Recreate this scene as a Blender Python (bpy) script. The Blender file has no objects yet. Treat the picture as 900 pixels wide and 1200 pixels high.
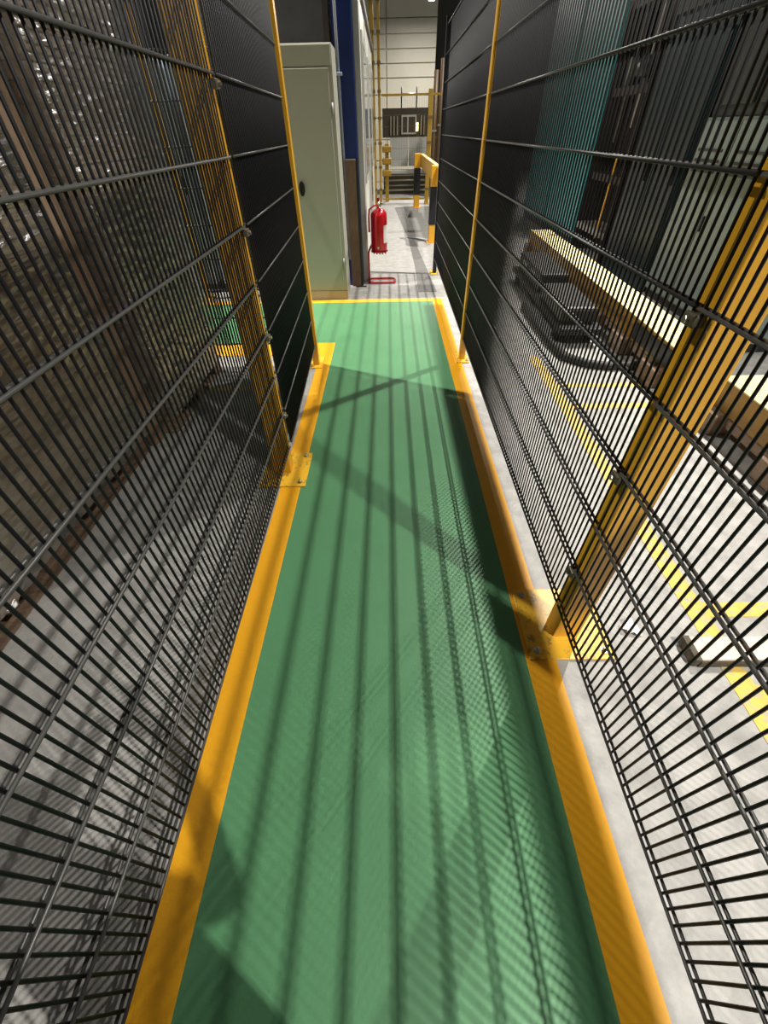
import bpy, bmesh, math, random
from mathutils import Matrix, Vector, noise as mnoise
random.seed(7)
S = bpy.context.scene
COL = S.collection
# ---------------------------------------------------------------- camera
F_PX, CAM_H = 479.0, 1.5                       # focal length in px of the 900x1200 frame, eye height
def ray(px, py): return Vector(((px-450)/F_PX, (600-py)/F_PX, -1.0))
ax_y = ray(454, 150).normalized()              # vanishing point of the corridor
ax_z = -ray(462, 1110); ax_z = (ax_z-ax_y*ax_z.dot(ax_y)).normalized()   # nadir
ax_x = ax_y.cross(ax_z)
ROT = Matrix((ax_x, ax_y, ax_z))
cam_d = bpy.data.cameras.new('camera'); cam = bpy.data.objects.new('camera', cam_d); COL.objects.link(cam)
cam.matrix_world = Matrix.Translation((0, 0, CAM_H)) @ ROT.to_4x4()
cam_d.sensor_fit = 'VERTICAL'; cam_d.sensor_height = 36.0; cam_d.lens = F_PX/1200*36
cam_d.clip_start = 0.02; cam_d.clip_end = 200
S.camera = cam
# ---------------------------------------------------------------- world, exposure
S.view_settings.view_transform = 'Standard'; S.view_settings.look = 'None'
S.view_settings.exposure = 0.25; S.view_settings.gamma = 1.0; S.view_settings.use_curve_mapping = False
w = bpy.data.worlds.new('hall_air'); S.world = w; w.use_nodes = True
w.node_tree.nodes['Background'].inputs[0].default_value = (0.9, 0.95, 1.0, 1)
w.node_tree.nodes['Background'].inputs[1].default_value = 0.075
# high-bay lamps of the hall: x, y, z, watts, diameter, label
LAMPS = [(4.07, -2.8, 8.0, 560, 0.16, 'high-bay lamp hanging above the short ochre beam behind the fence'),
         (4.07, 6.1, 8.0, 700, 0.15, 'high-bay lamp hanging over the dark press and teal enclosure'),
         (-4.07, 5.2, 8.0, 520, 0.12, 'high-bay lamp hanging over the side walkway past the pallets'),
         (3.6, 13.0, 8.0, 400, 0.40, 'high-bay lamp hanging beyond the yellow and black guard rail'),
         (1.20, 17.2, 3.95, 210, 0.16, 'small bright lamp in front of the far cream wall')]

# ---------------------------------------------------------------- materials
def mat(name, col, rough=0.5, metal=0.0, noise=0.0, nscale=8.0, bump=0.0, bscale=60.0, col2=None, spec=0.5, coat=0.0, stretch=None, thr=None):
    m = bpy.data.materials.new(name); m.use_nodes = True
    nt = m.node_tree; b = nt.nodes['Principled BSDF']
    b.inputs['Base Color'].default_value = (*col, 1); b.inputs['Roughness'].default_value = rough
    b.inputs['Metallic'].default_value = metal; b.inputs['Specular IOR Level'].default_value = spec
    b.inputs['Coat Weight'].default_value = coat; b.inputs['Coat Roughness'].default_value = 0.15
    tc = nt.nodes.new('ShaderNodeTexCoord'); mp = nt.nodes.new('ShaderNodeMapping')
    nt.links.new(tc.outputs['Object'], mp.inputs['Vector'])
    if stretch: mp.inputs['Scale'].default_value = stretch
    if noise > 0 or col2:
        n = nt.nodes.new('ShaderNodeTexNoise'); n.inputs['Scale'].default_value = nscale
        n.inputs['Detail'].default_value = 8; n.inputs['Roughness'].default_value = 0.65
        nt.links.new(mp.outputs[0], n.inputs['Vector'])
        r = nt.nodes.new('ShaderNodeValToRGB')
        lo, hi = thr or (0.3, 0.7)
        r.color_ramp.elements[0].position = lo; r.color_ramp.elements[1].position = hi
        c2 = col2 or tuple(c*(1-noise) for c in col)
        r.color_ramp.elements[0].color = (*c2, 1); r.color_ramp.elements[1].color = (*col, 1)
        nt.links.new(n.outputs['Fac'], r.inputs['Fac']); nt.links.new(r.outputs['Color'], b.inputs['Base Color'])
    if bump > 0:
        n2 = nt.nodes.new('ShaderNodeTexNoise'); n2.inputs['Scale'].default_value = bscale; n2.inputs['Detail'].default_value = 4
        nt.links.new(mp.outputs[0], n2.inputs['Vector'])
        bp = nt.nodes.new('ShaderNodeBump'); bp.inputs['Strength'].default_value = bump; bp.inputs['Distance'].default_value = 0.01
        nt.links.new(n2.outputs['Fac'], bp.inputs['Height']); nt.links.new(bp.outputs['Normal'], b.inputs['Normal'])
    return m
def emis(name, col, s):
    m = bpy.data.materials.new(name); m.use_nodes = True
    b = m.node_tree.nodes['Principled BSDF']
    b.inputs['Base Color'].default_value = (*col, 1); b.inputs['Emission Color'].default_value = (*col, 1); b.inputs['Emission Strength'].default_value = s
    return m
M = dict(
    concrete=mat('grey_concrete', (0.39, 0.38, 0.36), 0.55, noise=0.40, nscale=9.0, bump=0.25, bscale=60, thr=(0.25, 0.62)),
    slab=mat('dark_concrete', (0.17, 0.165, 0.155), 0.6, noise=0.3, nscale=5, bump=0.1),
    seam=mat('seam_filler', (0.10, 0.10, 0.095), 0.7),
    green=mat('green_floor_paint', (0.100, 0.285, 0.130), 0.46, noise=0.12, nscale=2.2, bump=0.05, bscale=160),
    yellow=mat('yellow_floor_paint', (0.92, 0.43, 0.008), 0.45, noise=0.08, nscale=5, bump=0.05, bscale=120),
    worn=mat('worn_yellow_paint', (0.66, 0.44, 0.08), 0.6, col2=(0.36, 0.34, 0.28), nscale=22, thr=(0.36, 0.50)),
    post=mat('yellow_post_enamel', (0.83, 0.43, 0.025), 0.34, noise=0.12, nscale=9),
    plate=mat('scratched_yellow_plate', (0.88, 0.50, 0.03), 0.4, col2=(0.34, 0.22, 0.06), nscale=34, thr=(0.36, 0.47), bump=0.1),
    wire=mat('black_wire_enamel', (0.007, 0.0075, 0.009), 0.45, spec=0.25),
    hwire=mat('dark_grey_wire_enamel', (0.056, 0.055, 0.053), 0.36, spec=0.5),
    bolt=mat('zinc_bolt', (0.55, 0.55, 0.53), 0.3, metal=1.0),
    bracket=mat('dark_bracket', (0.16, 0.14, 0.10), 0.4, metal=0.6),
    sheet=mat('navy_black_sheet', (0.010, 0.012, 0.020), 0.45, noise=0.4, nscale=3),
    cab=mat('grey_beige_enamel', (0.45, 0.435, 0.375), 0.38, noise=0.04, nscale=2),
    cabside=mat('grey_enamel', (0.50, 0.51, 0.50), 0.4),
    black=mat('black_plastic', (0.012, 0.012, 0.013), 0.4),
    darkwall=mat('dark_grey_panel', (0.055, 0.055, 0.058), 0.5, noise=0.35, nscale=4),
    blue=mat('royal_blue_paint', (0.012, 0.035, 0.20), 0.4, noise=0.15, nscale=6),
    conduit=mat('pale_conduit', (0.42, 0.45, 0.52), 0.35),
    board=mat('rusty_brown_board', (0.19, 0.115, 0.065), 0.7, noise=0.5, nscale=9, bump=0.2, stretch=(4, 4, 1)),
    white=mat('off_white_panel', (0.72, 0.70, 0.64), 0.4, noise=0.05, nscale=3),
    cream=mat('cream_wall_panel', (0.52, 0.49, 0.40), 0.5, noise=0.12, nscale=1.2),
    glass=mat('window_glass', (0.22, 0.24, 0.27), 0.08),
    red=mat('red_enamel', (0.52, 0.010, 0.016), 0.22, coat=0.4),
    label=mat('white_label', (0.8, 0.78, 0.74), 0.5),
    chrome=mat('brass_valve', (0.6, 0.52, 0.36), 0.3, metal=1.0),
    sleeve=mat('black_sleeve', (0.006, 0.007, 0.012), 0.5),
    farpost=mat('ochre_post', (0.46, 0.28, 0.03), 0.45, noise=0.2, nscale=8),
    farmesh=mat('ochre_wire', (0.17, 0.115, 0.03), 0.5),
    brownpole=mat('brown_pole', (0.11, 0.062, 0.028), 0.5),
    greymach=mat('grey_machine_panel', (0.42, 0.43, 0.41), 0.45, noise=0.15, nscale=3),
    darkmach=mat('dark_machine', (0.035, 0.030, 0.026), 0.5, noise=0.3, nscale=5),
    steel=mat('bare_steel', (0.42, 0.40, 0.36), 0.4, metal=0.7),
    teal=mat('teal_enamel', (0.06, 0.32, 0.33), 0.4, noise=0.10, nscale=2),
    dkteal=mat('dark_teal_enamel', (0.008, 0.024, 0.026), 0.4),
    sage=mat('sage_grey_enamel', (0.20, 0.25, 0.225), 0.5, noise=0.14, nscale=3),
    sagedark=mat('dark_sage_enamel', (0.035, 0.042, 0.036), 0.5, noise=0.3, nscale=4),
    brownmach=mat('dark_brown_machine', (0.030, 0.020, 0.013), 0.5, noise=0.4, nscale=6),
    rod=mat('pale_rod', (0.30, 0.27, 0.23), 0.4),
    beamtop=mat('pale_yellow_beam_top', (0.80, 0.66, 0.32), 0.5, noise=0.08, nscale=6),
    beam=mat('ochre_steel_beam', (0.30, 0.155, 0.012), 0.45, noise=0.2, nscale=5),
    timber=mat('rough_timber', (0.30, 0.20, 0.13), 0.8, noise=0.5, nscale=12, bump=0.3, stretch=(1, 6, 6)),
    stacktimber=mat('stack_post_timber', (0.30, 0.205, 0.13), 0.8, noise=0.4, nscale=14, bump=0.2, stretch=(6, 6, 1)),
    plank=mat('pale_pink_plank', (0.74, 0.58, 0.48), 0.6, noise=0.06, nscale=8),
    plankend=mat('dark_plank_side', (0.12, 0.10, 0.07), 0.8, noise=0.5, nscale=30),
    paper=mat('white_paper', (0.8, 0.8, 0.78), 0.7),
    hose=mat('black_rubber', (0.014, 0.012, 0.012), 0.55),
    lamphouse=mat('lamp_housing', (0.25, 0.25, 0.26), 0.4, metal=0.5),
    lamplens=emis('lamp_lens', (1.0, 0.95, 0.86), 9.0),
    signal=emis('signal_lamp', (1.0, 0.85, 0.35), 2.5),
    pale=mat('pale_blue_enamel', (0.40, 0.46, 0.50), 0.4, noise=0.05, nscale=3),
    hall=mat('dim_hall_cladding', (0.075, 0.072, 0.066), 0.7, noise=0.2, nscale=1),
)
CARD = [mat('brown_card_%d' % i, c, 0.75, noise=0.42, nscale=18, bump=0.25, bscale=70, stretch=(1, 1, 5)) for i, c in
        enumerate([(0.35, 0.265, 0.18), (0.42, 0.325, 0.23), (0.26, 0.195, 0.135), (0.37, 0.29, 0.21)])]
def film_mat():
    m = bpy.data.materials.new('stretch_film'); m.use_nodes = True; nt = m.node_tree
    for n in list(nt.nodes): nt.nodes.remove(n)
    out = nt.nodes.new('ShaderNodeOutputMaterial'); mix = nt.nodes.new('ShaderNodeMixShader')
    tr = nt.nodes.new('ShaderNodeBsdfTransparent'); gl = nt.nodes.new('ShaderNodeBsdfGlossy')
    tr.inputs[0].default_value = (0.93, 0.93, 0.92, 1); gl.inputs['Roughness'].default_value = 0.35
    tc = nt.nodes.new('ShaderNodeTexCoord'); mp = nt.nodes.new('ShaderNodeMapping'); mp.inputs['Scale'].default_value = (1, 1.3, 4.2)
    n = nt.nodes.new('ShaderNodeTexNoise'); n.inputs['Scale'].default_value = 16; n.inputs['Detail'].default_value = 2.0; n.inputs['Roughness'].default_value = 0.5
    n.inputs['Distortion'].default_value = 0.6
    bp = nt.nodes.new('ShaderNodeBump'); bp.inputs['Strength'].default_value = 1.0; bp.inputs['Distance'].default_value = 0.005
    nt.links.new(tc.outputs['Object'], mp.inputs[0]); nt.links.new(mp.outputs[0], n.inputs['Vector'])
    nt.links.new(n.outputs['Fac'], bp.inputs['Height']); nt.links.new(bp.outputs[0], gl.inputs['Normal'])
    mix.inputs[0].default_value = 0.36
    nt.links.new(tr.outputs[0], mix.inputs[1]); nt.links.new(gl.outputs[0], mix.inputs[2]); nt.links.new(mix.outputs[0], out.inputs[0])
    return m
M['film'] = film_mat()

# ---------------------------------------------------------------- geometry helpers
def add_box(bm, x0, x1, y0, y1, z0, z1):
    v = [bm.verts.new(p) for p in ((x0,y0,z0),(x1,y0,z0),(x1,y1,z0),(x0,y1,z0),(x0,y0,z1),(x1,y0,z1),(x1,y1,z1),(x0,y1,z1))]
    for f in ((3,2,1,0),(4,5,6,7),(0,1,5,4),(1,2,6,5),(2,3,7,6),(3,0,4,7)): bm.faces.new([v[i] for i in f])
def add_tube(bm, pts, r, n=10, closed=False):
    pts = [Vector(p) for p in pts]; rings = []; k = len(pts); prev = None
    for i, p in enumerate(pts):
        a = pts[i-1] if (i > 0 or closed) else p; b = pts[(i+1) % k] if (i < k-1 or closed) else p
        t = (b-a).normalized()
        if prev is None: u = t.orthogonal().normalized()
        else: u = (prev-t*prev.dot(t)).normalized()
        prev = u; v = t.cross(u)
        rr = r[i] if isinstance(r, (list, tuple)) else r
        rings.append([bm.verts.new(p+(u*math.cos(2*math.pi*j/n)+v*math.sin(2*math.pi*j/n))*rr) for j in range(n)])
    for i in range(k if closed else k-1):
        A, B = rings[i], rings[(i+1) % k]
        for j in range(n): bm.faces.new((A[j], A[(j+1) % n], B[(j+1) % n], B[j]))
    if not closed:
        bm.faces.new(rings[0][::-1]); bm.faces.new(rings[-1])
def add_lathe(bm, c, prof, n=24):
    rings = [[bm.verts.new((c[0]+r*math.cos(2*math.pi*j/n), c[1]+r*math.sin(2*math.pi*j/n), c[2]+z)) for j in range(n)] for r, z in prof]
    for A, B in zip(rings, rings[1:]):
        for j in range(n): bm.faces.new((A[j], A[(j+1) % n], B[(j+1) % n], B[j]))
    bm.faces.new(rings[0][::-1]); bm.faces.new(rings[-1])
def add_poly(bm, pts, z0, z1):
    a = [bm.verts.new((x, y, z0)) for x, y in pts]; b = [bm.verts.new((x, y, z1)) for x, y in pts]; n = len(pts)
    bm.faces.new(a[::-1]); bm.faces.new(b)
    for i in range(n): bm.faces.new((a[i], a[(i+1) % n], b[(i+1) % n], b[i]))
def link(name, me, parent=None, loc=None, rotz=0.0):
    o = bpy.data.objects.new(name, me); COL.objects.link(o)
    if parent: o.parent = parent
    if loc: o.location = loc
    if rotz: o.rotation_euler = (0, 0, rotz)
    return o
def fin(name, bm, m, parent=None, bevel=0.0, smooth=False, loc=None, rotz=0.0):
    bmesh.ops.recalc_face_normals(bm, faces=bm.faces[:])
    if bevel: bmesh.ops.bevel(bm, geom=bm.edges[:], offset=bevel, segments=2, affect='EDGES', profile=0.5)
    me = bpy.data.meshes.new(name); bm.to_mesh(me); bm.free(); me.materials.append(m)
    if smooth:
        for p in me.polygons: p.use_smooth = True
    return link(name, me, parent, loc, rotz)
def box(name, d, m, parent=None, bevel=0.0, loc=None, rotz=0.0):
    bm = bmesh.new(); add_box(bm, *d); return fin(name, bm, m, parent, bevel, loc=loc, rotz=rotz)
def tube(name, pts, r, m, parent=None, n=10, closed=False, loc=None):
    bm = bmesh.new(); add_tube(bm, pts, r, n, closed); return fin(name, bm, m, parent, smooth=n > 7, loc=loc)
def tag(o, label, cat, group=None, kind=None):
    o['label'] = label
    if cat: o['category'] = cat
    if group: o['group'] = group
    if kind: o['kind'] = kind
    return o
def thing(name, label, cat, loc=(0, 0, 0), rotz=0.0, group=None):
    o = link(name, None, None, loc, rotz); return tag(o, label, cat, group)
def struct(o, label=None):
    o['kind'] = 'structure'
    if label: o['label'] = label
    return o

# ================================================================ the hall
floor = struct(box('floor', (-9, 9, -5, 24, -0.2, 0.0), M['concrete']), 'grey concrete factory floor with painted walkway and lines')
def paint(name, pts, m, z=0.002):
    bm = bmesh.new(); add_poly(bm, pts, -0.01, z); return fin(name, bm, m, floor)
def rect(x0, x1, y0, y1): return [(x0, y0), (x1, y0), (x1, y1), (x0, y1)]
paint('green_walkway_paint', [(-0.52, -3), (0.52, -3), (0.52, 5.225), (-7, 5.225), (-7, 3.97), (-0.52, 3.97)], M['green'])
paint('yellow_edge_line', rect(0.515, 0.63, -3, 5.33), M['yellow'], 0.003)
paint('yellow_edge_line', rect(-0.632, -0.517, -3, 3.98), M['yellow'], 0.003)
paint('yellow_edge_line', rect(-7, 0.515, 5.22, 5.33), M['yellow'], 0.003)
paint('yellow_edge_line', rect(-7, -0.632, 3.70, 3.98), M['yellow'], 0.003)
paint('worn_yellow_line', rect(1.235, 1.32, 0.2, 3.6), M['worn'])
paint('worn_yellow_line', rect(1.32, 2.6, 0.945, 1.015), M['worn'])
paint('worn_yellow_line', rect(1.32, 2.0, 0.60, 0.66), M['worn'])
paint('worn_yellow_line', rect(1.32, 2.0, 2.67, 2.74), M['worn'])
paint('worn_yellow_line', rect(1.32, 2.0, 3.00, 3.06), M['worn'])
paint('worn_yellow_line', rect(-1.52, -0.80, 3.02, 3.09), M['worn'])
paint('drain_cover_strip', [(0.37, 5.60), (0.60, 5.60), (0.56, 6.6), (0.50, 8.2), (0.44, 10.0), (0.37, 13.0), (0.17, 13.0), (0.28, 10.6), (0.37, 9.0), (0.39, 6.9)], M['slab'], 0.002)
paint('slab_patch', [(0.45, 9.2), (0.95, 8.75), (1.6, 8.9), (1.6, 13.2), (0.41, 13.2)], M['slab'] , 0.0015)
paint('expansion_joint', [(-0.32, 6.64), (0.37, 6.50), (0.37, 6.53), (-0.32, 6.68)], M['seam'], 0.002)
wl = struct(box('wall_left', (-9.2, -9, -5, 24, 0, 12), M['hall']), 'dim side wall of the hall')
struct(box('wall_right', (9, 9.2, -5, 24, 0, 12), M['hall']), 'dim side wall of the hall')
struct(box('wall_back', (-9.2, 9.2, -5.2, -5, 0, 12), M['hall']), 'dim end wall of the hall')
struct(box('wall_end', (-9.2, 9.2, 24, 24.2, 0, 12), M['hall']), 'dim end wall of the hall')
# far white clad wall: horizontal panels
wf = struct(box('wall_far', (-3.0, 1.60, 20.06, 20.3, 0, 9), M['cream']), 'cream far wall clad in wide horizontal panels')
pz = 0.0; pm = None
edges = [0, 0.62, 1.19, 1.76, 2.33, 2.72, 3.05, 3.37, 3.69, 4.02, 4.9, 5.8, 6.7, 7.6, 9.0]
for a, b in zip(edges, edges[1:]):
    for x0, x1 in ((-3.0, -0.03), (0.0, 1.60)):
        box('wall_panel', (x0, x1, 20.0, 20.08, a+0.012, b-0.012), M['cream'], wf, bevel=0.006)

# ================================================================ mesh fences
PITCH, DV, DH = 0.027, 0.0066, 0.0084
Z0, DZ, NL = 0.185, 0.208, 11
HTOP = Z0+DZ*(NL-1)
def wire_mesh(name, a, b, d, n, m='wire'):
    bm = bmesh.new(); add_tube(bm, [a, b], d/2, n); bmesh.ops.recalc_face_normals(bm, faces=bm.faces[:])
    me = bpy.data.meshes.new(name); bm.to_mesh(me); bm.free(); me.materials.append(M[m])
    for p in me.polygons: p.use_smooth = True
    return me
VWIRE = wire_mesh('vertical_wire', (0, 0, Z0-0.012), (0, 0, HTOP+0.012), DV, 8)
def fence_panel(p0, p1, label, group='dark wire mesh fence panels'):
    p0, p1 = Vector((*p0, 0)), Vector((*p1, 0)); L = (p1-p0).length; rz = math.atan2((p1-p0).y, (p1-p0).x)
    t = thing('mesh_fence_panel', label, 'fence panel', p0, rz, group)
    n = int((L-0.016)/PITCH); off = (L-n*PITCH)/2
    for i in range(n+1): link('vertical_wire', VWIRE, t, (off+i*PITCH, 0, 0))
    hw = wire_mesh('horizontal_wire', (0, 0, 0), (L, 0, 0), DH, 8, 'hwire')
    o = (DV+DH)/2-0.0004
    for k in range(NL):
        for s in (-1, 1): link('horizontal_wire', hw, t, (0, s*o, Z0+k*DZ))
    return t
XR = 0.63
A, B = (-0.577, 1.975), (-0.628, 3.47)
fence_panel((XR, -1.70), (XR, 0.882), 'dark wire mesh panel in front of the pale plank and short ochre beam')
fence_panel((XR, 0.898), (XR, 3.535), 'dark wire mesh panel between the wide ochre post and a slim yellow post')
fence_panel((XR, 3.595), (XR+0.005, 6.45), 'dark wire mesh panel from slim yellow post up to the guard rail')
fence_panel((-0.548, -1.30), (A[0]+0.0003, A[1]-0.024), 'dark wire mesh panel in front of the film-wrapped pallet stacks')
lb = fence_panel((A[0]-0.0003, A[1]+0.024), (B[0]+0.001, B[1]-0.030), 'dark wire mesh panel backed by a navy black sheet')
fence_panel((-0.662, 3.50), (-2.30, 3.50), 'dark wire mesh panel turning off along the side walkway')
# navy sheet fixed behind that panel
Lb = (Vector(B)-Vector(A)).length
box('backing_sheet', (0.06, Lb-0.05, 0.012, 0.016, Z0-0.02, HTOP), M['sheet'], lb)
lb.children[-1]['label'] = 'navy black solid backing sheet'
BOLT = None
def bolt(parent, x, y, z):
    global BOLT
    if BOLT is None:
        bm = bmesh.new(); add_lathe(bm, (0, 0, 0), [(0.016, 0), (0.016, 0.003), (0.010, 0.003), (0.010, 0.012), (0.006, 0.013), (0.006, 0.022)], 6)
        b = fin('bolt', bm, M['bolt'], parent, loc=(x, y, z)); BOLT = b.data; return b
    return link('bolt', BOLT, parent, (x, y, z))
def wide_post(x, y, sx, label, plate):
    # box post standing outside the mesh; sx = outward direction
    t = thing('fence_post', label, 'post', (x, y, 0))
    bm = bmesh.new(); xs = sorted((0, sx*0.10)); add_box(bm, xs[0], xs[1], -0.04, 0.04, 0.008, HTOP+0.05)
    fin('upright', bm, M['post'], t, bevel=0.004)
    box('post_cap', (xs[0]-0.003, xs[1]+0.003, -0.043, 0.043, HTOP+0.05, HTOP+0.06), M['black'], t)
    box('base_plate', (*plate[:2], *plate[2:], 0.002, 0.011), M['plate'], t, bevel=0.002)
    for bx_ in (plate[0]+0.035, plate[1]-0.035):
        for by in (plate[2]+0.035, plate[3]-0.035): bolt(t, bx_, by, 0.010)
    for k in (1, 3, 5, 7, 9):
        z = Z0+k*DZ
        cl = box('mesh_clip', (*sorted((sx*0.0, -sx*0.026)), -0.020, 0.020, z-0.036, z-0.010), M['bracket'], t, bevel=0.004)
        tube('clip_bolt', [(-sx*0.020, 0, z-0.023), (-sx*0.034, 0, z-0.023)], 0.008, M['bolt'], cl, n=6)
    return t
def slim_post(x, y, label, inner, m='post'):
    t = thing('fence_post', label, 'post', (x, y, 0))
    box('upright', (-0.025, 0.025, -0.027, 0.027, 0.008, HTOP+0.05), M[m], t, bevel=0.003)
    box('post_cap', (-0.027, 0.027, -0.029, 0.029, HTOP+0.05, HTOP+0.058), M['black'], t)
    xs = sorted((-0.045*inner, 0.10*inner)); xs = (-0.05, 0.05)
    box('base_plate', (-0.055, 0.055, -0.09, 0.14, 0.003, 0.011), M['plate'], t, bevel=0.002)
    for by in (-0.065, 0.065, 0.115): bolt(t, -0.035*inner, by, 0.010)
    return t
wide_post(0.6415, 0.892, 1, 'wide ochre box post with scratched bolted plate beside the orange beams', (-0.112, 0.215, -0.135, 0.190))
wide_post(-0.590, 1.975, -1, 'ochre box post with square bolted plate beside the navy backing sheet', (-0.17, 0.10, -0.165, 0.165))
slim_post(0.637, 3.565, 'slim yellow post on the white concrete strip beside the walkway corner', -1)
slim_post(-0.634, 3.490, 'slim yellow corner post in front of the beige cabinet', 1)
slim_post(-2.33, 3.53, 'slim yellow post ending the side walkway fence behind wrapped pallets', 1)
slim_post(-2.215, 5.47, 'slim yellow post across the side walkway before the pale cabinets', 1)
slim_post(0.640, 6.48, 'slim black end post of the mesh fence near the guard rail', -1, 'sheet')

# ================================================================ left: film-wrapped pallet stacks
def pallet_stack(y0, y1, x_face, depth, layers, label, cat_label, lh=0.058):
    p = thing('timber_pallet', label, 'pallet', (x_face-depth/2, (y0+y1)/2, 0)); hw, hd = (y1-y0)/2, depth/2
    for s in (-1, 0, 1):
        for q in (-1, 0, 1): box('block', (s*(hd-0.06)-0.05, s*(hd-0.06)+0.05, q*(hw-0.08)-0.07, q*(hw-0.08)+0.07, 0.022, 0.10), M['timber'], p)
        box('bottom_board', (s*(hd-0.06)-0.05, s*(hd-0.06)+0.05, -hw, hw, 0, 0.022), M['timber'], p)
    nb = 7
    for i in range(nb):
        a = -hw+i*(2*hw-0.12)/(nb-1); box('deck_board', (-hd, hd, a, a+0.12, 0.10, 0.125), M['timber'], p)
    z = 0.125
    for i in range(layers):
        j = random.uniform(-0.012, 0.0); k = random.uniform(-0.012, 0.012); h = lh*random.uniform(0.75, 1.25)
        o = thing('card_bundle', cat_label, 'cardboard', (x_face-hd, (y0+y1)/2, z), group=cat_label)
        # a bundle is a few flat sheets lying on each other
        bm = bmesh.new(); zz = 0
        while zz < h-0.004:
            th = min(0.013, h-zz); jj = random.uniform(-0.010, 0.0)
            add_box(bm, -hd+0.03, hd+j+jj, -hw+0.03+abs(k), hw-0.03-abs(jj), zz, zz+th-0.001); zz += th
        fin('sheets', bm, random.choice(CARD), o)
        z += h
    f = thing('stretch_film', 'glossy clear stretch film around ' + cat_label.replace('flat brown card bundle in ', ''), 'wrap', (x_face-hd, (y0+y1)/2, 0))
    bm = bmesh.new(); n = 320; mz = 360; per = []   # crinkled by real creases running round the load
    a, b = hd+0.027, hw+0.0
    for i in range(n):   # rounded-rectangle outline
        u = i/n*4; s = int(u); v = u-s
        c = [(a, -b+2*b*v), (a-2*a*v, b), (-a, b-2*b*v), (-a+2*a*v, -b)][s]; per.append(c)
    rows = []
    for r in range(mz+1):
        zz = 0.13+(z-0.12)*r/mz
        row = []
        for x, y in per:
            u = (y if abs(abs(x)-a) < 1e-6 else x)
            d = 0.019*mnoise.noise(Vector((u*9+y0*3, zz*34, x)))+0.0150*mnoise.noise(Vector((u*24, zz*62, 5+x)))
            if abs(abs(x)-a) < 1e-6: x += math.copysign(d, x)
            else: y += math.copysign(d, y)
            row.append(bm.verts.new((x, y, zz)))
        rows.append(row)
    for r in range(mz):
        for i in range(n): bm.faces.new((rows[r][i], rows[r][(i+1) % n], rows[r+1][(i+1) % n], rows[r+1][i]))
    fin('film', bm, M['film'], f, smooth=True)
    return z
pallet_stack(0.28, 2.22, -1.55, 1.05, 54, 'brown timber pallet under the wide wrapped stack', 'flat brown card bundle in the wide wrapped stack')
pallet_stack(2.40, 3.43, -1.44, 1.05, 54, 'brown timber pallet under the narrow wrapped stack', 'flat brown card bundle in the narrow wrapped stack')
t = thing('corner_timber', 'upright brown timber standing between two wrapped stacks', 'timber', (-1.535, 2.31, 0))
box('timber_board', (-0.045, 0.0, -0.055, -0.008, 0, 3.1), M['stacktimber'], t, bevel=0.003)
box('timber_board', (-0.040, 0.008, 0.006, 0.050, 0, 3.1), M['stacktimber'], t, bevel=0.003)
# pale cabinets past the side walkway
for i, (x0, x1, lab) in enumerate(((-2.42, -2.17, 'pale blue-grey cabinet with dark plinth, beside its twin past the side walkway'), (-2.09, -1.83, 'narrow pale blue-grey cabinet beside the dark partition'))):
    c = thing('control_cabinet', lab, 'cabinet', ((x0+x1)/2, 5.72, 0)); hw = (x1-x0)/2
    box('body', (-hw, hw, 0.012, 0.40, 0.10, 2.04), M['pale'], c, bevel=0.006)
    box('plinth', (-hw, hw, 0.02, 0.40, 0.0, 0.10), M['black'], c)
    d = box('door', (-hw+0.02, hw-0.02, 0.0, 0.014, 0.13, 2.01), M['pale'], c, bevel=0.004)
    box('handle', (hw-0.07, hw-0.045, -0.03, 0.002, 1.0, 1.16), M['black'], d, bevel=0.004)

# ================================================================ beige cabinet, column, board, office cabin
c = thing('electrical_cabinet', 'tall grey-beige electrical cabinet with black handle beside the walkway end', 'cabinet', (-0.83, 5.34, 0))
box('body', (-0.37, 0.345, 0.014, 0.40, 0.10, 2.05), M['cab'], c, bevel=0.006)
box('plinth', (-0.37, 0.345, 0.012, 0.395, 0.0, 0.098), M['cab'], c, bevel=0.004)
d = box('door', (-0.35, 0.305, 0.0, 0.018, 0.125, 1.90), M['cab'], c, bevel=0.004)
bm = bmesh.new(); add_lathe(bm, (0, 0, 0), [(0.028, 0), (0.028, 0.02)], 16)
hp = fin('handle', bm, M['black'], d); hp.location = (-0.05, -0.002, 1.06); hp.rotation_euler = (math.pi/2, 0, 0); hp.scale = (1, 2.2, 1.6)
tube('hinge', [(0.322, 0.006, 0.35), (0.322, 0.006, 0.43)], 0.007, M['cabside'], c)
tube('hinge', [(0.322, 0.006, 1.6), (0.322, 0.006, 1.68)], 0.007, M['cabside'], c)
box('top_trim', (-0.36, 0.335, 0.004, 0.014, 1.915, 2.04), M['cab'], c, bevel=0.003)
wp = struct(box('wall_partition', (-1.78, -0.60, 5.96, 6.02, 0, 4.5), M['darkwall']), 'dark grey scuffed partition behind the beige cabinet')
box('edge_trim', (-0.60, -0.545, 5.955, 6.025, 0, 4.5), M['brownmach'], wp)
c = thing('steel_column', 'royal blue steel column with pale conduit behind the beige cabinet', 'column', (-0.428, 6.04, 0))
box('flange', (-0.095, 0.095, -0.075, -0.060, 0, 6.5), M['blue'], c, bevel=0.002)
box('flange', (-0.095, 0.095, 0.060, 0.075, 0, 6.5), M['blue'], c, bevel=0.002)
box('web', (-0.006, 0.006, -0.062, 0.062, 0, 6.5), M['blue'], c)
cn = tube('conduit', [(-0.055, -0.092, 0.3), (-0.055, -0.092, 6.4)], 0.014, M['conduit'], c)
for z in (1.9, 2.9, 3.9): box('clamp', (-0.078, -0.018, -0.108, -0.076, z-0.012, z+0.012), M['conduit'], cn, bevel=0.003)
c = thing('leaning_board', 'rusty brown board with black edge standing against the blue column', 'board', (-0.405, 5.92, 0))
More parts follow.
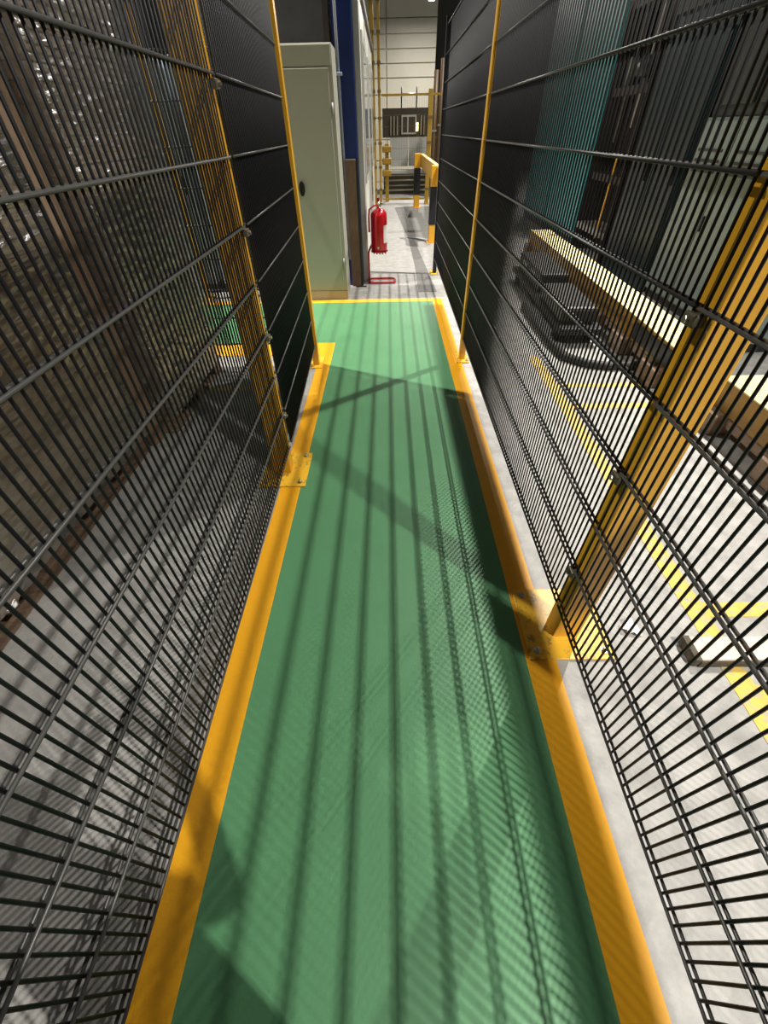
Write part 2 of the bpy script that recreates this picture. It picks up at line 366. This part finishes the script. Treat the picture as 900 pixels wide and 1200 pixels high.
box('panel', (-0.065, 0.050, -0.012, 0.012, 0.0, 1.25), M['board'], c, bevel=0.002)
box('edge_strip', (0.050, 0.074, -0.014, 0.014, 0.0, 1.245), M['black'], c)
box('top_edge', (-0.065, 0.050, -0.012, 0.012, 1.25, 1.258), M['steel'], c)
box('foot_bar', (-0.02, 0.12, -0.05, -0.025, 0.0, 0.012), M['black'], c)
c = thing('office_cabin', 'white panelled office cabin with tall windows beyond the blue column', 'cabin', (-0.28, 6.16, 0))
YE = 4.9
box('side_wall', (-0.06, 0, 0, YE, 0, 2.5), M['white'], c)
box('front_wall', (-1.5, -0.06, 0, 0.05, 0, 2.5), M['white'], c)
box('corner_profile', (-0.05, 0.012, -0.012, 0.05, 0, 2.5), M['white'], c, bevel=0.004)
box('roof_edge', (-1.5, 0.03, -0.02, YE+0.02, 2.5, 2.56), M['darkmach'], c)
for a, b, z0, z1 in ((0.35, 1.35, 1.0, 2.25), (2.0, 3.0, 0.06, 2.2), (3.5, 4.5, 1.0, 2.25)):
    fr = box('window_frame', (0.0, 0.022, a, b, z0, z1), M['greymach'], c, bevel=0.003)
    box('pane', (0.018, 0.026, a+0.08, b-0.08, z0+0.08, z1-0.08), M['glass'], fr)
for yy in (0.22, 1.6, 3.25, 4.7): box('joint_strip', (0.0, 0.010, yy-0.02, yy+0.02, 0.02, 2.48), M['cream'], c)

# ================================================================ fire extinguisher and stand
s = thing('extinguisher_stand', 'red tubular floor stand holding the fire extinguisher', 'stand', (-0.115, 6.09, 0))
ring = []
for cx, cy, a0 in ((0.155, 0.075, 0), (-0.095, 0.075, 90), (-0.095, -0.055, 180), (0.155, -0.055, 270)):
    for k in range(5):
        a = math.radians(a0+k*22.5); ring.append((cx+0.045*math.cos(a), cy+0.045*math.sin(a), 0.016))
tube('base_ring', ring, 0.012, M['red'], s, closed=True)
tube('upright', [(-0.138, 0.0, 0.016), (-0.138, 0.0, 0.34), (-0.125, 0.02, 0.37), (-0.10, 0.10, 0.41), (-0.06, 0.116, 0.46), (-0.06, 0.116, 0.76)], 0.012, M['red'], s)
bm = bmesh.new(); add_lathe(bm, (0, 0, 0.352), [(0.060, 0), (0.108, 0), (0.108, 0.012), (0.060, 0.012)], 24); fin('tray', bm, M['red'], s)
for k in range(5): box('tray_foot', (-0.075+k*0.036, -0.058+k*0.036, -0.085 if 0 < k < 4 else -0.06, -0.06 if 0 < k < 4 else -0.04, 0.335, 0.354), M['red'], s)
e = thing('fire_extinguisher', 'red fire extinguisher with white label standing on red stand', 'extinguisher', (-0.115, 6.09, 0.364))
bm = bmesh.new(); add_lathe(bm, (0, 0, 0), [(0.092, 0), (0.098, 0.008), (0.100, 0.03), (0.100, 0.36), (0.094, 0.39), (0.072, 0.415), (0.040, 0.432), (0.026, 0.438), (0.026, 0.45)], 28)
fin('cylinder', bm, M['red'], e, smooth=True)
bm = bmesh.new(); add_lathe(bm, (0, 0, 0), [(0.022, 0.448), (0.022, 0.47), (0.016, 0.474), (0.016, 0.50)], 16); v = fin('valve', bm, M['chrome'], e, smooth=True)
bm = bmesh.new(); add_poly(bm, [(-0.02, -0.012), (0.014, -0.012), (0.014, 0.012), (-0.02, 0.012)], 0.49, 0.535); fin('squeeze_handle', bm, M['red'], e, bevel=0.004)
tube('gauge', [(0.02, -0.004, 0.475), (0.05, -0.006, 0.478)], 0.014, M['chrome'], v)
tube('hose', [(-0.015, -0.012, 0.468), (-0.06, -0.03, 0.46), (-0.112, -0.03, 0.425), (-0.120, -0.03, 0.36), (-0.120, -0.03, 0.20)], [0.009, 0.009, 0.010, 0.011, 0.013], M['red'], e)
def curved_patch(parent, name, r, a0, a1, z0, z1, m):
    bm = bmesh.new(); n = 10; lo = []; hi = []
    for i in range(n+1):
        a = math.radians(a0+(a1-a0)*i/n); lo.append(bm.verts.new((r*math.cos(a), r*math.sin(a), z0))); hi.append(bm.verts.new((r*math.cos(a), r*math.sin(a), z1)))
    for i in range(n): bm.faces.new((lo[i], lo[i+1], hi[i+1], hi[i]))
    return fin(name, bm, m, parent, smooth=True)
curved_patch(e, 'label_sticker', 0.1008, -55, 20, 0.09, 0.27, M['label'])
curved_patch(e, 'small_sticker', 0.1008, -102, -90, 0.03, 0.055, M['label'])

# ================================================================ guard rail
g = thing('guard_rail', 'yellow guard rail on square posts with black sleeves', 'guard rail', (0.76, 8.66, 0))
for i, y in enumerate((0.0, 4.35)):
    x = 0.02 if i == 0 else -0.04
    p = box('post', (x-0.07, x+0.07, y-0.07, y+0.07, 0.008, 1.045), M['post'], g, bevel=0.006)
    box('sleeve', (x-0.078, x+0.078, y-0.078, y+0.078, 0.26, 0.78), M['sleeve'], p, bevel=0.008)
    box('foot_plate', (x-0.11, x+0.11, y-0.11, y+0.11, 0, 0.012), M['post'], p)
box('rail', (0.03, 0.12, -0.60, 4.50, 0.80, 1.035), M['post'], g, bevel=0.012)
box('rail_end', (0.035, 0.115, 4.50, 4.52, 0.805, 1.03), M['steel'], g)
tag(tube('floor_cable', [(0.36, 9.06, 0.012), (0.50, 8.93, 0.012), (0.66, 8.74, 0.012), (0.69, 8.60, 0.012)], 0.012, M['conduit']), 'pale cable lying on the floor at the guard rail foot', 'cable')

# ================================================================ far fence and machinery
def far_panel(x0, x1, y, z1, label):
    t = thing('far_fence_panel', label, 'fence panel', (x0, y, 0), group='ochre far fence panels')
    W = x1-x0
    for z in (0.12, z1-0.02): box('frame_rail', (0, W, -0.015, 0.015, z-0.02, z+0.02), M['farpost'], t)
    bm = bmesh.new(); n = int(W/0.04)
    for i in range(n+1): add_box(bm, i*W/n-0.002, i*W/n+0.002, -0.002, 0.002, 0.12, z1)
    for i in range(int((z1-0.12)/0.2)): add_box(bm, 0, W, -0.003, 0.003, 0.12+i*0.2, 0.126+i*0.2)
    o = fin('wire_grid', bm, M['farmesh'], t); o['kind'] = 'stuff'
far_panel(-0.14, 0.96, 13.62, 2.08, 'ochre framed mesh panel in front of the grey packing machine')
far_panel(1.08, 2.30, 13.62, 2.08, 'ochre framed mesh panel in front of the brown poles')
for x, h, r, lab in ((-0.33, 4.4, 0.045, 'tall ochre post against the cabin end wall'), (-0.185, 4.4, 0.030, 'tall slender ochre post beside the cabin end'), (1.02, 2.15, 0.05, 'square ochre post between the two far fence panels')):
    p = thing('far_post', lab, 'post', (x, 13.62, 0))
    box('upright', (-r, r, -r, r, 0, h), M['farpost'], p, bevel=0.005)
    box('foot_plate', (-r-0.015, r+0.015, -r-0.04, r+0.04, 0, 0.012), M['farpost'], p)
    for k in range(int(h/0.45)): box('clip', (-r-0.012, r+0.012, -r-0.012, -r, 0.3+k*0.45, 0.35+k*0.45), M['farmesh'], p)
for i, (x, h) in enumerate(((1.26, 2.55), (1.42, 2.75), (1.60, 2.9))):
    p = thing('brown_pole', ('short', 'middle', 'tall')[i]+' one of three brown steel poles behind the far fence', 'pole', (x, 15.2, 0), group='brown poles')
    tube('shaft', [(0, 0, 0), (0, 0, h)], 0.06, M['brownpole'], p, n=12); box('foot', (-0.09, 0.09, -0.09, 0.09, 0, 0.02), M['brownpole'], p)
    box('strap', (-0.065, 0.065, -0.065, 0.0, h*0.55, h*0.55+0.04), M['steel'], p)
m_ = thing('packing_machine', 'grey packing machine with dark window band behind the far ochre fence', 'machine', (0.52, 16.0, 0))
box('base_frame', (-0.65, 0.75, 0, 1.4, 0.0, 0.48), M['darkmach'], m_)
for k in range(4): tube('conveyor_bar', [(-0.62, -0.06, 0.10+k*0.12), (0.72, -0.06, 0.10+k*0.12)], 0.022, M['steel'], m_)
for sx in (-0.42, 0.12): box('front_panel', (sx-0.02, sx+0.50, -0.01, 0.02, 0.66, 1.30), M['greymach'], m_, bevel=0.006)
box('tray', (-0.60, 0.68, -0.22, 0.06, 0.50, 0.58), M['greymach'], m_, bevel=0.01)
box('upper_housing', (-0.66, 0.66, 0.02, 1.3, 1.30, 1.90), M['darkmach'], m_)
for x in (-0.42, -0.33, -0.24, 0.44, 0.52): box('guide_bar', (x-0.015, x+0.015, -0.03, 0.02, 1.34, 1.74), M['steel'], m_)
f_ = box('access_frame', (-0.12, 0.30, -0.03, 0.02, 1.36, 1.76), M['greymach'], m_)
for x0, x1 in ((-0.085, 0.045), (0.08, 0.265)): box('opening', (x0, x1, -0.036, -0.028, 1.40, 1.72), M['darkmach'], f_)
box('signal_light', (0.30, 0.355, -0.06, -0.01, 1.42, 1.60), M['signal'], m_, bevel=0.006)
for x in (-0.12, 0.30): tube('gantry_leg', [(x, 0.2, 1.9), (x, 0.2, 2.32)], 0.018, M['darkmach'], m_)
tube('gantry_bar', [(-0.12, 0.2, 2.18), (0.30, 0.2, 2.18)], 0.018, M['steel'], m_)
v_ = thing('valve_stand', 'small ochre valve stand behind the far fence', 'machine', (-0.02, 14.3, 0))
box('column', (-0.05, 0.05, -0.05, 0.05, 0, 1.2), M['farpost'], v_)
for k in range(3): box('valve_box', (-0.12, 0.12, -0.10, 0.06, 0.55+k*0.24, 0.68+k*0.24), M['farpost'], v_, bevel=0.02)

# ================================================================ right: beams, machines, floor clutter
def beam(x, y0, y1, dx, label, cap):
    L = math.hypot(dx, y1-y0); rz = math.atan2(y1-y0, dx)-math.pi/2
    t = thing('steel_beam', label, 'beam', (x, y0, 0.14), rz, 'ochre beams behind the right fence')
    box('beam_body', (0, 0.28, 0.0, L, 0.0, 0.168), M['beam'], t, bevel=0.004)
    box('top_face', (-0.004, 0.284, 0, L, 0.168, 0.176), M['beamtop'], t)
    box('end_cap', (0.012, 0.268, -0.006, 0.004, 0.012, 0.156), M['black'], t)
    box('side_recess', (-0.006, 0.004, 0.03 if cap > 0 else 0.0, abs(cap), 0.02, 0.145), M['black'], t)
    box('lower_rail', (0.02, 0.07, 0.05, L-0.05, -0.075, 0.0), M['timber'], t)
    n = max(2, int(L/0.55))
    for i in range(n):
        yy = (0.10+i*(L-0.3)/(n-1))
        b = tag(link('timber_bearer', BEARER, None), 'rough timber bearer under the '+label.split()[0]+' ochre beam', 'timber', 'timber bearers under the ochre beams')
        b.location = Matrix.Rotation(rz, 4, 'Z') @ Vector((-0.06, yy, 0)) + Vector((x, y0, 0)); b.rotation_euler = (0, 0, rz)
bm = bmesh.new(); add_box(bm, 0, 0.40, 0, 0.26, 0, 0.14); bmesh.ops.bevel(bm, geom=bm.edges[:], offset=0.01, segments=1, affect='EDGES')
BEARER = bpy.data.meshes.new('timber_bearer'); bm.to_mesh(BEARER); bm.free(); BEARER.materials.append(M['timber'])
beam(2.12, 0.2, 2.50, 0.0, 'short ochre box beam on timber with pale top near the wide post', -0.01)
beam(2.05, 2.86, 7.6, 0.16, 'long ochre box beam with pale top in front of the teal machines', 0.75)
tag(tube('rubber_hose', [(1.50, 4.9, 0.035), (1.48, 4.3, 0.035), (1.48, 3.8, 0.035), (1.52, 3.5, 0.035), (1.66, 3.36, 0.03), (1.82, 3.31, 0.03), (2.05, 3.32, 0.03), (2.3, 3.38, 0.03), (2.6, 3.6, 0.03)], 0.035, M['hose'], n=12), 'thick black hose curving over the floor under the long beam', 'hose')
t = thing('low_trolley', 'low dark trolley parked between the mesh fence and the long ochre beam', 'trolley', (1.70, 3.80, 0), -0.04)
box('deck', (-0.16, 0.22, 0, 2.3, 0.10, 0.16), M['hose'], t, bevel=0.008)
box('motor_housing', (-0.14, 0.18, 0.12, 0.95, 0.16, 0.30), M['darkmach'], t, bevel=0.03)
box('battery_box', (-0.12, 0.18, 1.10, 2.2, 0.16, 0.34), M['darkmach'], t, bevel=0.02)
for y in (1.3, 1.75): box('pale_tag', (-0.124, -0.118, y, y+0.26, 0.22, 0.30), M['greymach'], t)
for x in (-0.13, 0.17):
    for y in (0.18, 2.1): tube('wheel', [(x-0.02, y, 0.055), (x+0.02, y, 0.055)], 0.055, M['hose'], t, n=16)
t = thing('floor_plank', 'pale pinkish plank lying across the worn yellow lines', 'plank', (1.13, 0.735, 0))
box('plank_body', (0.02, 0.62, 0, 0.095, 0.0, 0.045), M['plank'], t, bevel=0.002)
box('dark_end', (-0.002, 0.021, -0.003, 0.10, 0.0, 0.046), M['plankend'], t)
box('dark_edge', (0.02, 0.62, -0.006, 0.001, 0.0, 0.035), M['plankend'], t)  # darker strips on the left end and near edge of the plank
bm = bmesh.new()
g0 = [[bm.verts.new((0.93+i*0.018+random.uniform(-.006, .006), 0.86+j*0.016+random.uniform(-.006, .006), random.uniform(0.002, 0.026))) for i in range(5)] for j in range(5)]
for j in range(4):
    for i in range(4):
        if (i, j) not in ((0, 0), (3, 3), (0, 3)): bm.faces.new((g0[j][i], g0[j][i+1], g0[j+1][i+1], g0[j+1][i]))
o = fin('crumpled_paper', bm, M['paper']); sol = o.modifiers.new('thick', 'SOLIDIFY'); sol.thickness = 0.001
tag(o, 'white crumpled paper scrap on concrete beside the wide ochre post', 'paper')

t = thing('teal_enclosure', 'tall teal machine enclosure behind the long ochre beam', 'machine', (3.0, 8.0, 0))
box('body', (0.02, 1.8, 0, 3.3, 0.12, 3.6), M['teal'], t)
for k in range(4): box('side_panel', (0.0, 0.03, 0.03+k*0.815, 0.03+k*0.815+0.80, 0.16, 3.56), M['teal'], t, bevel=0.004)
box('plinth', (0.05, 1.8, 0.02, 3.28, 0, 0.12), M['black'], t)
box('handle', (-0.03, 0.002, 0.10, 0.13, 1.05, 1.25), M['steel'], t)
box('front_face', (0.02, 1.8, -0.01, 0.005, 0.14, 3.58), M['teal'], t)
t = thing('rod_rack', 'dark brown machine frame with pale upright rods beside teal enclosure', 'machine', (3.0, 6.75, 0))
box('back_panel', (0.35, 0.45, 0, 1.2, 0.05, 3.2), M['brownmach'], t)
for y in (0.0, 1.14): box('frame_post', (0.0, 0.42, y, y+0.06, 0, 3.2), M['brownmach'], t)
for z in (0.9, 1.75, 2.5): box('cross_bar', (0.02, 0.40, 0.06, 1.14, z, z+0.08), M['brownmach'], t)
for y, z0, z1, r in ((0.25, 1.2, 3.1, 0.016), (0.42, 1.45, 3.1, 0.014), (0.62, 0.4, 2.2, 0.02), (0.86, 1.3, 3.1, 0.016), (0.95, 1.8, 2.1, 0.014)):
    tube('rod', [(0.10, y, z0), (0.10, y, z1)], r, M['rod'], t)
box('yellow_rod', (0.06, 0.10, 0.48, 0.53, 0.25, 1.15), M['post'], t)
box('low_shelf', (0.0, 0.4, 0.06, 1.14, 0.30, 0.38), M['rod'], t)
tube('motor', [(0.12, 0.35, 1.98), (0.12, 0.60, 1.98)], 0.10, M['black'], t, n=16)
t = thing('dark_press', 'very dark teal press with doors beside the sage grey cabinet', 'machine', (3.0, 5.45, 0))
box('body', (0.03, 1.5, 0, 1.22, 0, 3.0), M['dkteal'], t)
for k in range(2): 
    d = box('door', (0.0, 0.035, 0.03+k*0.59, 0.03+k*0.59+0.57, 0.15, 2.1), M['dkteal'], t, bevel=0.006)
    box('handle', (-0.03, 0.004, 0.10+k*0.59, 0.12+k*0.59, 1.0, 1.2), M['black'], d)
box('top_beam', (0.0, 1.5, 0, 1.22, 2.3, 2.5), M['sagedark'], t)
t = thing('sage_cabinet', 'sage grey control cabinet with louvres and dark upper part behind wide post', 'cabinet', (3.0, 3.6, 0))
box('lower_body', (0.03, 0.9, 0, 1.80, 0.08, 1.52), M['sage'], t)
box('plinth', (0.06, 0.9, 0.02, 1.78, 0, 0.08), M['black'], t)
for k in range(3):
    d = box('door', (0.0, 0.034, 0.02+k*0.59, 0.02+k*0.59+0.575, 0.10, 1.50), M['sage'], t, bevel=0.005)
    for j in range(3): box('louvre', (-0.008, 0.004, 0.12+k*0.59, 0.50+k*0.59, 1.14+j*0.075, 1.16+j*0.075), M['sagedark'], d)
    box('latch', (-0.02, 0.002, 0.55+k*0.59, 0.57+k*0.59, 0.72, 0.84), M['black'], d)
box('upper_body', (0.06, 0.9, 0, 1.80, 1.52, 2.6), M['sagedark'], t, bevel=0.01)  # upper part in a darker sage tone than the lower body
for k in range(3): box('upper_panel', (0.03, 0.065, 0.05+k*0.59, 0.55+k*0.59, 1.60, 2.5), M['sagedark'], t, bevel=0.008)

# ================================================================ the photographer, whose shadow falls on the pallet side
PY = -0.41
per = thing('person', 'person in dark work clothes standing in the walkway, holding a phone in both hands', 'person', (-0.03, PY, 0))
V = []; E_ = []; RAD = []
def sv(p, r, par=None):
    V.append(p); RAD.append(r if isinstance(r, tuple) else (r, r))
    if par is not None: E_.append((par, len(V)-1))
    return len(V)-1
pel = sv((0, 0, .97), (.155, .11)); wa = sv((0, 0, 1.12), (.14, .10), pel); ch = sv((0, -.01, 1.31), (.16, .115), wa); uc = sv((0, -.01, 1.43), (.11, .085), ch)
nk = sv((0, .005, 1.505), .052, uc); h1 = sv((0, .03, 1.57), (.062, .075), nk); h2 = sv((0, .035, 1.645), (.076, .092), h1); sv((0, .02, 1.72), (.058, .07), h2)
for q in (-1, 1):
    a = sv((q*.095, 0, .88), .092, pel); a = sv((q*.10, .02, .50), .060, a); a = sv((q*.10, -.012, .11), .042, a); a = sv((q*.105, .03, .05), (.042, .036), a); sv((q*.115, .15, .036), (.040, .028), a)
    a = sv((q*.18, -.01, 1.40), .058, uc); a = sv((q*.25, .07, 1.16), .044, a); wr = sv((q*.135, .29, 1.345), .029, a); pm_ = sv((q*.10, .33, 1.39), (.030, .020), wr)
    for k, (dx, dy, dz) in enumerate(((-.028, .034, .052), (-.036, .030, .036), (-.040, .024, .020), (-.040, .016, .006))):
        b = sv((q*(.10+dx*.45+.012), .33+dy*.8, 1.39+dz*.7), .0088, pm_); sv((q*(.10+dx), .33+dy*.9, 1.39+dz*1.1), .0078, b)
    b = sv((q*.072, .325, 1.412), .0100, pm_); sv((q*.050, .338, 1.445), .0085, b)
me = bpy.data.meshes.new('body'); me.from_pydata(V, E_, []); tmp = bpy.data.objects.new('body_tmp', me); COL.objects.link(tmp)
tmp.modifiers.new('skin', 'SKIN').use_smooth_shade = True
for i, r in enumerate(RAD): me.skin_vertices[0].data[i].radius = r
me.skin_vertices[0].data[0].use_root = True
tmp.modifiers.new('sub', 'SUBSURF').levels = 1
bpy.context.view_layer.update()
bme = bpy.data.meshes.new_from_object(tmp.evaluated_get(bpy.context.evaluated_depsgraph_get())); bpy.data.objects.remove(tmp)
bme.materials.clear()
for mm in (mat('work_jacket', (0.03, 0.04, 0.07), 0.8), mat('work_trousers', (0.02, 0.02, 0.025), 0.85), mat('skin', (0.45, 0.27, 0.19), 0.55), M['black']): bme.materials.append(mm)
for p in bme.polygons:
    c_ = p.center; p.use_smooth = True
    p.material_index = 3 if c_.z < 0.09 else 1 if c_.z < 1.0 else 2 if (c_.z > 1.50 and abs(c_.x) < .12 and c_.y < .2) or (c_.y > .295 and c_.z > 1.3) else 0
link('body', bme, per)
bm = bmesh.new(); bmesh.ops.create_icosphere(bm, subdivisions=3, radius=1.0)
bmesh.ops.delete(bm, geom=[v for v in bm.verts if v.co.y > 0.45-0.5*v.co.z and v.co.z < 0.62], context='VERTS')
for v in bm.verts: v.co = Vector((v.co.x*.083, .022+v.co.y*.098, 1.665+v.co.z*.088))
fin('hair', bm, mat('dark_hair', (0.03, 0.02, 0.015), 0.6), per, smooth=True)
bm = bmesh.new(); add_lathe(bm, (0, 0, 0), [(.012, 0), (.010, .02), (.005, .038)], 8); o = fin('nose', bm, bme.materials[2], per, smooth=True, loc=(0, .118, 1.60)); o.rotation_euler = (math.radians(-12), 0, 0)
for q in (-1, 1):
    tube('eye', [(q*.03, .112, 1.638), (q*.03, .120, 1.638)], .010, M['black'], per, n=10)
    tube('ear', [(q*.074, .03, 1.60), (q*.084, .025, 1.625), (q*.080, .028, 1.65)], .012, bme.materials[2], per, n=8)
tube('mouth', [(-.022, .105, 1.562), (0, .112, 1.560), (.022, .105, 1.562)], .004, mat('lips', (0.30, 0.10, 0.09), 0.5), per, n=6)
ph = thing('phone', 'black phone held in both hands by the standing person', 'phone', (0, -0.049, 1.477)); ph.rotation_euler = (math.radians(-43.2), 0, 0)
box('phone_case', (-.037, .037, -.004, .004, -.076, .076), M['black'], ph, bevel=0.003)

# added unseen overhead tray, placed to cast the dark band along the walkway
t = thing('added_shade_tray', 'added galvanised tray hung overhead to shade the walkway edge', 'added shade tray', (1.611, -4.2, 2.44))
box('tray_bottom', (-0.064, 0.064, 0, 9.6, 0, 0.004), M['lamphouse'], t)
for x in (-0.064, 0.061): box('tray_side', (x, x+0.003, 0, 9.6, 0.004, 0.06), M['lamphouse'], t)
for k in range(5):
    for x in (-0.048, 0.048): tube('hanger_rod', [(x, 0.4+k*2.2, 0.0), (x, 0.4+k*2.2, 9.5)], 0.004, M['lamphouse'], t, n=6)
for x in (-0.035, -0.008, 0.022): tube('cable', [(x, 0.05, 0.018), (x+0.01, 4.0, 0.018), (x-0.005, 9.55, 0.018)], 0.012, M['hose'], t, n=8)

# ================================================================ lamps
for i, (x, y, z, p, dia, lab) in enumerate(LAMPS):
    t = thing('hall_lamp', lab, 'lamp', (x, y, z), group='hall lamps')
    r = dia/2
    bm = bmesh.new(); add_lathe(bm, (0, 0, 0), [(r*1.25, 0.0), (r*1.25, 0.05), (r*0.8, 0.12), (r*0.45, 0.20), (r*0.2, 0.24)], 24); fin('housing', bm, M['lamphouse'], t)
    bm = bmesh.new(); add_lathe(bm, (0, 0, 0), [(r, -0.006), (r, 0.004)], 24); fin('lens', bm, M['lamplens'], t)
    tube('suspension', [(0, 0, 0.22), (0, 0, 12.0-z)], 0.006, M['lamphouse'], t, n=6)
    ld = bpy.data.lights.new('lamp_light', 'AREA'); ld.shape = 'DISK'; ld.size = dia; ld.energy = p; ld.color = (1.0, 0.955, 0.88); ld.spread = math.radians(118 if z > 5 else 180)   # reflector of a high-bay fitting
    lo = bpy.data.objects.new('lamp_light', ld); COL.objects.link(lo); lo.parent = t; lo.location = (0, 0, -0.012)
